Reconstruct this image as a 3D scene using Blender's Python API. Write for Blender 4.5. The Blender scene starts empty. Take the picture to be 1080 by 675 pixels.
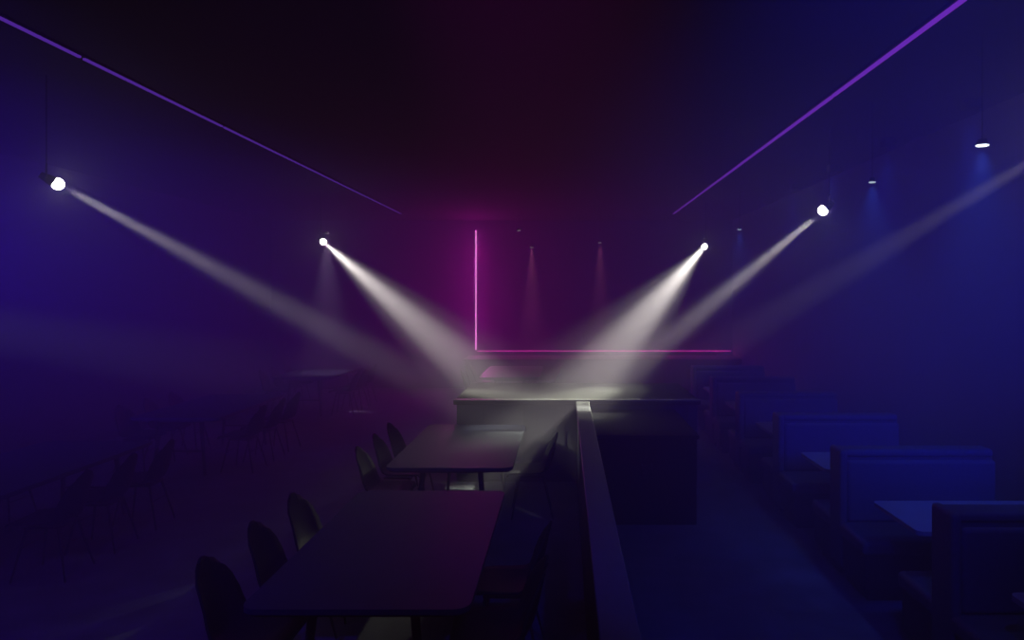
import bpy, bmesh, math, random
from mathutils import Vector, Matrix
random.seed(3)
S=bpy.context.scene
S.view_settings.view_transform='Standard'
S.view_settings.look='None'
F=800.0; H=2.3; VX=596; VY=310
def P(px,py,d):
    return Vector(((px-VX)*d/F, d, H-(py-VY)*d/F))

# ---------- materials ----------
def mat(name,col,rough=.6,metal=0,noise=0,scale=8,bump=0,spec=.3):
    m=bpy.data.materials.new(name); m.use_nodes=True
    nt=m.node_tree; b=nt.nodes['Principled BSDF']
    b.inputs['Roughness'].default_value=rough
    b.inputs['Metallic'].default_value=metal
    b.inputs['Specular IOR Level'].default_value=spec
    b.inputs['Base Color'].default_value=(*col,1)
    if noise or bump:
        tc=nt.nodes.new('ShaderNodeTexCoord'); n=nt.nodes.new('ShaderNodeTexNoise')
        n.inputs['Scale'].default_value=scale; n.inputs['Detail'].default_value=5
        nt.links.new(tc.outputs['Object'],n.inputs['Vector'])
        if noise:
            r=nt.nodes.new('ShaderNodeValToRGB')
            r.color_ramp.elements[0].position=.3; r.color_ramp.elements[1].position=.7
            r.color_ramp.elements[0].color=(*[c*(1-noise) for c in col],1)
            r.color_ramp.elements[1].color=(*[min(1,c*(1+noise)) for c in col],1)
            nt.links.new(n.outputs['Fac'],r.inputs['Fac']); nt.links.new(r.outputs['Color'],b.inputs['Base Color'])
        if bump:
            bp=nt.nodes.new('ShaderNodeBump'); bp.inputs['Strength'].default_value=bump; bp.inputs['Distance'].default_value=.01
            nt.links.new(n.outputs['Fac'],bp.inputs['Height']); nt.links.new(bp.outputs['Normal'],b.inputs['Normal'])
    return m
def emit(name,col,s):
    m=bpy.data.materials.new(name); m.use_nodes=True
    nt=m.node_tree; nt.nodes.clear()
    e=nt.nodes.new('ShaderNodeEmission'); o=nt.nodes.new('ShaderNodeOutputMaterial')
    e.inputs['Color'].default_value=(*col,1); e.inputs['Strength'].default_value=s
    nt.links.new(e.outputs[0],o.inputs['Surface']); return m
M_floor=mat('carpet',(.095,.095,.12),.85,noise=.3,scale=3,bump=.3)
M_wall=mat('painted_wall',(.045,.04,.07),.8,noise=.12,scale=1.5)
M_ceil=mat('black_ceiling',(.012,.012,.014),.9,noise=.1,scale=2)
M_table=mat('laminate_top',(.030,.032,.052),.5,noise=.15,scale=6,spec=.12)
M_metal=mat('black_metal',(.012,.012,.012),.5,.6)
M_shell=mat('chair_shell',(.006,.006,.010),.6,spec=.12)
M_uph=mat('upholstery',(.05,.055,.08),.6,noise=.15,scale=30,bump=.15,spec=.2)
M_btab=mat('booth_table_top',(.18,.18,.21),.4,noise=.1,scale=6)
M_plinth=mat('plinth',(.012,.012,.012),.6)
M_panel=mat('partition_panel',(.02,.02,.024),.6,noise=.2,scale=4,spec=.15)
M_cap=mat('partition_cap',(.085,.085,.095),.5,noise=.1,scale=6,spec=.2)
M_black=mat('black_laminate',(.005,.005,.006),.8,spec=.05)
M_lampbody=mat('lamp_body',(.004,.004,.004),.6,.0,spec=.1)
E_purple=emit('led_purple',(.20,.028,.62),.9)
E_purple2=emit('led_purple_left',(.12,.028,.50),.8)
E_pink=emit('led_pink',(1,.25,.9),2.0)
E_mag=emit('led_magenta',(1,.03,.6),1.1)
E_white=emit('lamp_lens',(1,.95,.82),40)
E_down=emit('downlight_lens',(.8,.85,1),3.5)
E_down2=emit('downlight_lens_soft',(.7,.8,1),1.0)
E_downdim=emit('downlight_lens_dim',(.8,.6,.9),.6)

# ---------- builder ----------
class B:
    def __init__(s,name): s.name=name; s.bm=bmesh.new(); s.mats=[]
    def mi(s,m):
        if m not in s.mats: s.mats.append(m)
        return s.mats.index(m)
    def box(s,x0,x1,y0,y1,z0,z1,m,bev=0,seg=2):
        r=bmesh.ops.create_cube(s.bm,size=1)
        vs=r['verts']
        for v in vs:
            v.co=Vector((x0+(v.co.x+.5)*(x1-x0),y0+(v.co.y+.5)*(y1-y0),z0+(v.co.z+.5)*(z1-z0)))
        fs=set(f for v in vs for f in v.link_faces); i=s.mi(m)
        for f in fs: f.material_index=i
        if bev:
            es=list(set(e for v in vs for e in v.link_edges))
            r=bmesh.ops.bevel(s.bm,geom=es,offset=bev,segments=seg,affect='EDGES',profile=.5)
            for f in r['faces']: f.material_index=i; f.smooth=True
    def cone(s,p0,p1,r0,r1,m,seg=14,smooth=True):
        p0=Vector(p0);p1=Vector(p1); d=p1-p0
        q=Vector((0,0,1)).rotation_difference(d.normalized()).to_matrix().to_4x4()
        mx=Matrix.Translation((p0+p1)/2)@q
        r=bmesh.ops.create_cone(s.bm,cap_ends=True,cap_tris=False,segments=seg,radius1=r0,radius2=r1,depth=d.length,matrix=mx)
        i=s.mi(m)
        for f in set(f for v in r['verts'] for f in v.link_faces):
            f.material_index=i
            if smooth and len(f.verts)==4: f.smooth=True
    def ball(s,c,r,m):
        q=bmesh.ops.create_uvsphere(s.bm,u_segments=20,v_segments=12,radius=r,matrix=Matrix.Translation(c))
        i=s.mi(m)
        for f in set(f for v in q['verts'] for f in v.link_faces): f.material_index=i; f.smooth=True
    def prism(s,pts,z0,z1,m,bev=0):
        i=s.mi(m)
        lo=[s.bm.verts.new((x,y,z0)) for x,y in pts]; hi=[s.bm.verts.new((x,y,z1)) for x,y in pts]
        fs=[s.bm.faces.new(hi),s.bm.faces.new(lo[::-1])]
        n=len(pts)
        for k in range(n):
            fs.append(s.bm.faces.new((lo[k],lo[(k+1)%n],hi[(k+1)%n],hi[k])))
        for f in fs: f.material_index=i
    def obj(s,loc=(0,0,0),rot=(0,0,0)):
        me=bpy.data.meshes.new(s.name); s.bm.normal_update(); s.bm.to_mesh(me); s.bm.free()
        for m in s.mats: me.materials.append(m)
        o=bpy.data.objects.new(s.name,me); S.collection.objects.link(o)
        o.location=loc; o.rotation_euler=rot; return o
def inst(o,loc,rotz=0):
    n=bpy.data.objects.new(o.name.split('.')[0],o.data); S.collection.objects.link(n)
    n.location=loc; n.rotation_euler=(0,0,rotz); return n
def simple(name,*a,**k):
    b=B(name); b.box(*a,**k); return b.obj()

# ---------- room ----------
XL,XR,YB,YF,ZC=-7.2,4.1,-1.6,18.6,4.1
simple('floor',XL-.15,XR+.15,YB-.15,YF+.15,-.12,0,M_floor)
simple('ceiling',XL-.15,XR+.15,YB-.15,YF+.15,ZC,ZC+.12,M_ceil)
simple('wall_left',XL-.15,XL,YB,YF,0,ZC,M_wall)
simple('wall_back',XL-.15,XR+.15,YF,YF+.15,0,ZC,M_wall)
simple('wall_front',XL-.15,XR+.15,YB-.15,YB,0,ZC,M_wall)
simple('wall_right',XR,XR+.15,YB,YF,0,ZC,M_wall)
simple('baseboard_left',XL,XL+.02,YB,YF,0,.12,M_plinth)
simple('baseboard_right',XR-.02,XR,YB,YF,0,.12,M_plinth)

def strip(x,w,E,seglen,gap):
    b=B('led_ceiling_strip'); y=1.0
    b.box(x-w,x+w,1.0,16.8,ZC-.02,ZC,M_lampbody)
    while y<16.8:
        y1=min(16.8,y+seglen)
        b.box(x-w/2,x+w/2,y+gap/2,y1-gap/2,ZC-.035,ZC-.02,E); y=y1
    return b.obj()
strip(-3.63,.022,E_purple2,2.35,.05)
strip(2.40,.034,E_purple,2.9,.04)

# back stage + neon
b=B('stage_platform')
b.box(-2.3,4.08,17.5,18.58,0,.76,M_panel,.01); b.box(-2.35,4.08,17.45,18.58,.76,.80,M_black,.01)
b.obj()
simple('neon_strip_vertical',-2.20,-2.165,18.555,18.595,.93,3.85,E_pink)
simple('neon_strip_horizontal',-2.15,4.05,18.555,18.595,.89,.915,E_mag)

# island counter + long partition
b=B('bar_counter')
b.box(-1.33,1.62,9.3,11.0,0,.95,M_panel)
b.box(-1.36,1.65,9.22,11.05,.95,1.0,M_black,.012)
b.box(-1.36,1.65,9.2,9.34,1.0,1.012,M_cap,.004)
for x in (-1.0,-.5,0.0,.5,1.0,1.5): b.box(x-.008,x+.008,9.285,9.3,.08,.93,M_black)
b.obj()
b=B('partition_wall')
b.box(.145,.275,1.5,9.2,0,.96,M_panel)
b.box(.13,.29,1.5,9.2,.96,1.0,M_cap,.008)
b.obj()
b=B('storage_cabinet')
b.box(.31,1.31,7.55,9.2,0,.86,M_black,.006)
b.box(.295,1.33,7.5,9.2,.86,.90,M_black,.006)
b.box(.80,.815,7.545,7.55,.06,.84,M_metal); b.cone((.76,7.52,.5),(.76,7.52,.62),.008,.008,M_metal)
b.cone((.86,7.52,.5),(.86,7.52,.62),.008,.008,M_metal)
b.obj()

# ---------- tables ----------
def rrect(x0,x1,y0,y1,r,n=6):
    pts=[]
    for cx,cy,a0 in ((x1-r,y0+r,-90),(x1-r,y1-r,0),(x0+r,y1-r,90),(x0+r,y0+r,180)):
        for k in range(n+1):
            a=math.radians(a0+90*k/n); pts.append((cx+r*math.cos(a),cy+r*math.sin(a)))
    return pts
def table(L=2.25,W=1.14):
    b=B('dining_table')
    b.prism(rrect(-W/2,W/2,-L/2,L/2,.09),.722,.75,M_table)
    b.prism(rrect(-W/2+.02,W/2-.02,-L/2+.02,L/2-.02,.08),.705,.722,M_metal)
    for sy in (-1,1):
        y=sy*(L/2-.2)
        b.box(-.30,.30,y-.03,y+.03,.665,.705,M_metal,.005)
        for sx in (-1,1):
            b.cone((sx*.26,y,.69),(sx*.33,y+sy*.05,.0),.026,.018,M_metal)
        b.cone((-.29,y+sy*.018,.3),(.29,y+sy*.018,.3),.012,.012,M_metal)
    b.box(-.02,.02,-(L/2-.2),L/2-.2,.665,.7,M_metal)
    return b.obj()
# ---------- chair (front = +x) ----------
def chair():
    b=B('dining_chair'); bm=b.bm; i=b.mi(M_shell)
    prof=[(.245,.425,.19,0),(.225,.452,.215,.004),(.12,.452,.235,.012),(.0,.44,.24,.025),(-.11,.437,.24,.045),(-.175,.465,.236,.055),
          (-.21,.53,.228,.05),(-.232,.61,.215,.04),(-.25,.69,.195,.03),(-.268,.77,.165,.02),(-.282,.83,.11,.012),(-.286,.85,.055,.006)]
    N=10; rows=[]
    for k,(x,z,w,l) in enumerate(prof):
        row=[]
        for j in range(N+1):
            v=-1+2*j/N; a=abs(v)**2.2
            t=min(1,max(0,(k-3)/4))
            row.append(bm.verts.new((x+a*l*t*1.6, v*w, z+a*l*(1-t)+ (-.02*a if k>=9 else 0))))
        rows.append(row)
    fs=[]
    for k in range(len(rows)-1):
        for j in range(N):
            f=bm.faces.new((rows[k][j],rows[k+1][j],rows[k+1][j+1],rows[k][j+1])); f.material_index=i; f.smooth=True; fs.append(f)
    bmesh.ops.recalc_face_normals(bm,faces=fs)
    r=bmesh.ops.solidify(bm,geom=fs,thickness=.014)
    for f in bm.faces: f.smooth=True
    for sx in (-1,1):
        for sy in (-1,1):
            b.cone((sx*.12,sy*.13,.425),(sx*.21-.01,sy*.21,0),.012,.008,M_metal,10)
        b.cone((sx*.155,-.163,.26),(sx*.155,.163,.26),.006,.006,M_metal,8)
    b.box(-.14,.14,-.14,.14,.405,.425,M_metal,.004)
    return b.obj()
T=None;C=None
def place_table(x,y,right=(-1,0,1)):
    global T,C
    if T is None: T=table(); T.location=(x,y,0)
    else: inst(T,(x,y,0))
    for s,ks in ((-1,(-1,0,1)),(1,right)):
        for k in ks:
            loc=(x+s*(.57+.11)+random.uniform(-.015,.015),y+k*.66,0); rz=(0 if s<0 else math.pi)+random.uniform(-.08,.08)
            if C is None: C=chair(); C.location=loc; C.rotation_euler=(0,0,rz)
            else: inst(C,loc,rz)
place_table(-1.04,4.85,(-1,0)); place_table(-1.04,7.88,(.1,)); place_table(-1.04,15.2)
for y in (3.6,6.9,10.6,15.2): place_table(-4.9,y)

# ---------- booths ----------
def booth():
    b=B('booth_bench')
    w0,w1=2.20,3.45
    b.box(w0+.03,w1,-.075,.075,.12,1.0,M_uph,.02,3)
    b.box(w0,w0+.06,-.13,.13,.12,1.05,M_uph,.025,3)
    b.box(w0+.02,w1,-.09,.09,.98,1.05,M_uph,.028,3)
    for s in (-1,1):
        y0,y1=sorted((s*.07,s*.13))
        b.box(w0+.06,w1,y0,y1,.47,.97,M_uph,.03,3)
        y0,y1=sorted((s*.07,s*.60))
        b.box(w0,w1,y0,y1,.36,.47,M_uph,.035,3)
        y0,y1=sorted((s*.07,s*.56))
        b.box(w0+.02,w1,y0,y1,.10,.37,M_panel,.006)
        y0,y1=sorted((s*.07,s*.50))
        b.box(w0+.07,w1,y0,y1,0,.10,M_plinth)
    return b.obj()
bb=booth(); bd=[2.7,4.44,6.19,7.94,9.7,11.45,13.2]
bb.location=(0,bd[0],0)
for d in bd[1:]: inst(bb,(0,d,0))
def btable():
    b=B('booth_table')
    b.prism(rrect(2.3,3.5,-.37,.37,.05),.72,.75,M_btab)
    b.cone((2.9,0,.03),(2.9,0,.72),.04,.04,M_metal,16)
    b.cone((2.9,0,0),(2.9,0,.03),.2,.17,M_metal,24)
    b.box(2.6,3.2,-.04,.04,.69,.72,M_metal)
    return b.obj()
bt=btable(); ys=[(bd[i]+bd[i+1])/2 for i in range(len(bd)-1)]
bt.location=(0,ys[0],0)
for y in ys[1:]: inst(bt,(0,y,0))

# ---------- lights ----------
def spot(name,loc,tgt,energy,col,size,blend=.6,rad=.03):
    l=bpy.data.lights.new(name,'SPOT'); l.energy=energy; l.color=col; l.spot_size=math.radians(size); l.spot_blend=blend; l.shadow_soft_size=rad
    o=bpy.data.objects.new(name,l); S.collection.objects.link(o); o.location=loc
    o.rotation_euler=(Vector(tgt)-Vector(loc)).to_track_quat('-Z','Y').to_euler(); return o
WARM=(1,.93,.86)
def stage_light(loc,tgt,energy,size,lens=.055,spill=.18):
    loc=Vector(loc);tgt=Vector(tgt); d=(tgt-loc).normalized()
    b=B('stage_spotlight')
    b.cone(-d*.14,-d*.03,lens*.55,lens*.95,M_lampbody,24)
    b.ball(d*.0,lens,E_white)
    side=d.cross(Vector((0,0,1))).normalized()
    c=-d*.09
    for s in (-1,1):
        b.cone(c+side*s*lens*.7,c+side*s*lens*1.15,.010,.010,M_lampbody)
        b.cone(c+side*s*lens*1.15,c+side*s*lens*1.15+Vector((0,0,.11)),.005,.005,M_lampbody,8)
    b.cone(c-side*lens*1.15+Vector((0,0,.11)),c+side*lens*1.15+Vector((0,0,.11)),.005,.005,M_lampbody,8)
    b.cone(c+Vector((0,0,.11)),Vector((c.x,c.y,ZC-loc.z)),.004,.004,M_lampbody,8)
    b.obj(loc)
    spot('stage_spot_lamp',loc+d*.09,tgt,energy,WARM,size,1,.03)
    if spill: spot('stage_spot_spill_lamp',loc+d*.09,tgt,energy*spill,WARM,size*1.7,1,.03)
stage_light(P(61,194,6.28),P(560,464,9.2),4600,8,lens=.047,spill=.1)
stage_light(P(341,255,13.2),P(580,463,9.1),13000,10,lens=.052)
stage_light(P(743,260,14.6),P(570,463,8.8),15500,10.5,lens=.052)
stage_light(P(868,222,8.3),P(568,472,8.7),6500,9,lens=.052,spill=.12)
stage_light(P(1150,133,4.2),P(560,485,9.2),1100,8,spill=0)
stage_light(P(-870,205,3.6),P(560,440,11),1000,9,spill=0)

def pendant(loc,E,r=.06):
    b=B('pendant_downlight')
    b.cone((0,0,0),(0,0,.04),r*1.05,r*.7,M_lampbody,20)
    b.cone((0,0,-.006),(0,0,0),r,r,E,20)
    b.cone((0,0,.04),(0,0,ZC-loc[2]),.003,.003,M_lampbody,8)
    return b.obj(loc)
for px,py,d,r,E in ((1036,153,5.3,.042,E_down),(920,192,7.06,.032,E_down2),(780,242,12.3,.035,E_down2)):
    p=P(px,py,d); pendant(p,E,r)
    spot('pendant_lamp',p-Vector((0,0,.02)),p-Vector((0,0,3)),75,(.03,.12,1),62,1)
for px,py,d,e in ((547,243,14.8,0),(561,261,16.4,500),(633,256,16.4,400),(345,246,15.0,500)):
    p=P(px,py,d); pendant(p,E_downdim,.04)
    if e: spot('pendant_lamp',p-Vector((0,0,.02)),p-Vector((0,0,3)),e,(1,.2,.45) if px>400 else (.8,.55,1),26 if px>400 else 34,1)

# right-wall colour washes, plus out-of-view lamps added as haze and floor fill
def wash_fill(loc,tgt,e,col,size,blend=1):  # serves the right-wall downlights and the added ceiling fill lamps
    b=B('wash_fill_fixture'); b.box(-.07,.07,-.07,.07,-.1,0,M_lampbody,.01); o=b.obj((loc[0],loc[1],ZC))
    spot('wash_fill_lamp',(loc[0],loc[1],ZC-.12),tgt,e,col,size,blend,.05)
def added_wall_fill(loc,side,tgt,e,col,size):  # added fill lamp with an invented wall housing, to brighten the haze
    b=B('added_wall_fill_fixture'); d=(Vector(tgt)-Vector(loc)).normalized()
    wx=(XL if side<0 else XR)-loc[0]
    b.cone(-d*.2,-d*.02,.07,.09,M_lampbody,20)
    b.cone(-d*.1,(wx,-.1,0),.02,.02,M_metal,10)
    b.cone((wx*.97,-.1,0),(wx,-.1,0),.07,.07,M_metal,16)
    b.obj(loc)
    spot('added_wall_fill_lamp',loc,tgt,e,col,size,1,.05)
for y in (7,8.8,10.6,12.4): wash_fill((3.75,y),(3.6,y,0),150,(.01,.05,1),34)
added_wall_fill((-6.8,1.2,2.9),-1,(-3.4,16,2.5),4800,(.05,.002,1),46)  # added out-of-view fill for the left haze
added_wall_fill((-6.8,5.5,3.0),-1,(-2.6,17,2.2),1500,(.055,.002,1),52)  # second added fill, deeper into the left haze
added_wall_fill((3.8,.6,3.0),1,(2.3,16,1.8),3200,(.008,.003,1),44)  # added out-of-view fill for the right haze and booth backs
wash_fill((-2.6,1.0),(-2.8,6,0),600,(.07,.004,1),70)  # added ceiling fill for the left floor, fixture invented
wash_fill((1.0,1.0),(.9,6.2,0),600,(.015,.02,1),56)  # added ceiling fill for the blue aisle floor, fixture invented
wash_fill((2.9,1.8),(3.0,8,0.3),800,(.010,.05,1),46)  # added ceiling fill over the booths, fixture invented
wash_fill((-.4,-.4),(.8,18,3.8),600,(1,.0,.85),25)  # added behind the camera to tint the centre haze magenta
wash_fill((-.8,-.4),(-.3,12,4.4),140,(.3,.0,.8),60)  # added behind the camera to tint the upper haze violet
def area(name,loc,rot,sx,sy,e,col):
    l=bpy.data.lights.new(name,'AREA'); l.shape='RECTANGLE'; l.size=sx; l.size_y=sy; l.energy=e; l.color=col
    o=bpy.data.objects.new(name,l); S.collection.objects.link(o); o.location=loc; o.rotation_euler=rot
area('neon_strip_lamp',(-2.1825,18.55,2.39),(-math.pi/2,0,0),.034,2.9,62,(1,.01,.8))
area('neon_strip_lamp',(.95,18.55,.9025),(-math.pi/2,0,0),6.18,.024,16,(1,.02,.65))

w=bpy.data.worlds.new('World'); S.world=w; w.use_nodes=True; nt=w.node_tree
nt.nodes['Background'].inputs[0].default_value=(.005,.001,.02,1)
v=nt.nodes.new('ShaderNodeVolumeScatter')
v.inputs['Color'].default_value=(.9,.79,1,1); v.inputs['Density'].default_value=.075; v.inputs['Anisotropy'].default_value=.25
nt.links.new(v.outputs[0],nt.nodes['World Output'].inputs['Volume'])

cd=bpy.data.cameras.new('camera'); cd.sensor_width=36; cd.lens=F/1080*36
cd.shift_x=-(VX-540)/1080; cd.shift_y=-(337.5-VY)/1080; cd.clip_start=.05
co=bpy.data.objects.new('camera',cd); S.collection.objects.link(co); co.location=(0,0,H); co.rotation_euler=(math.pi/2,0,0)
S.camera=co
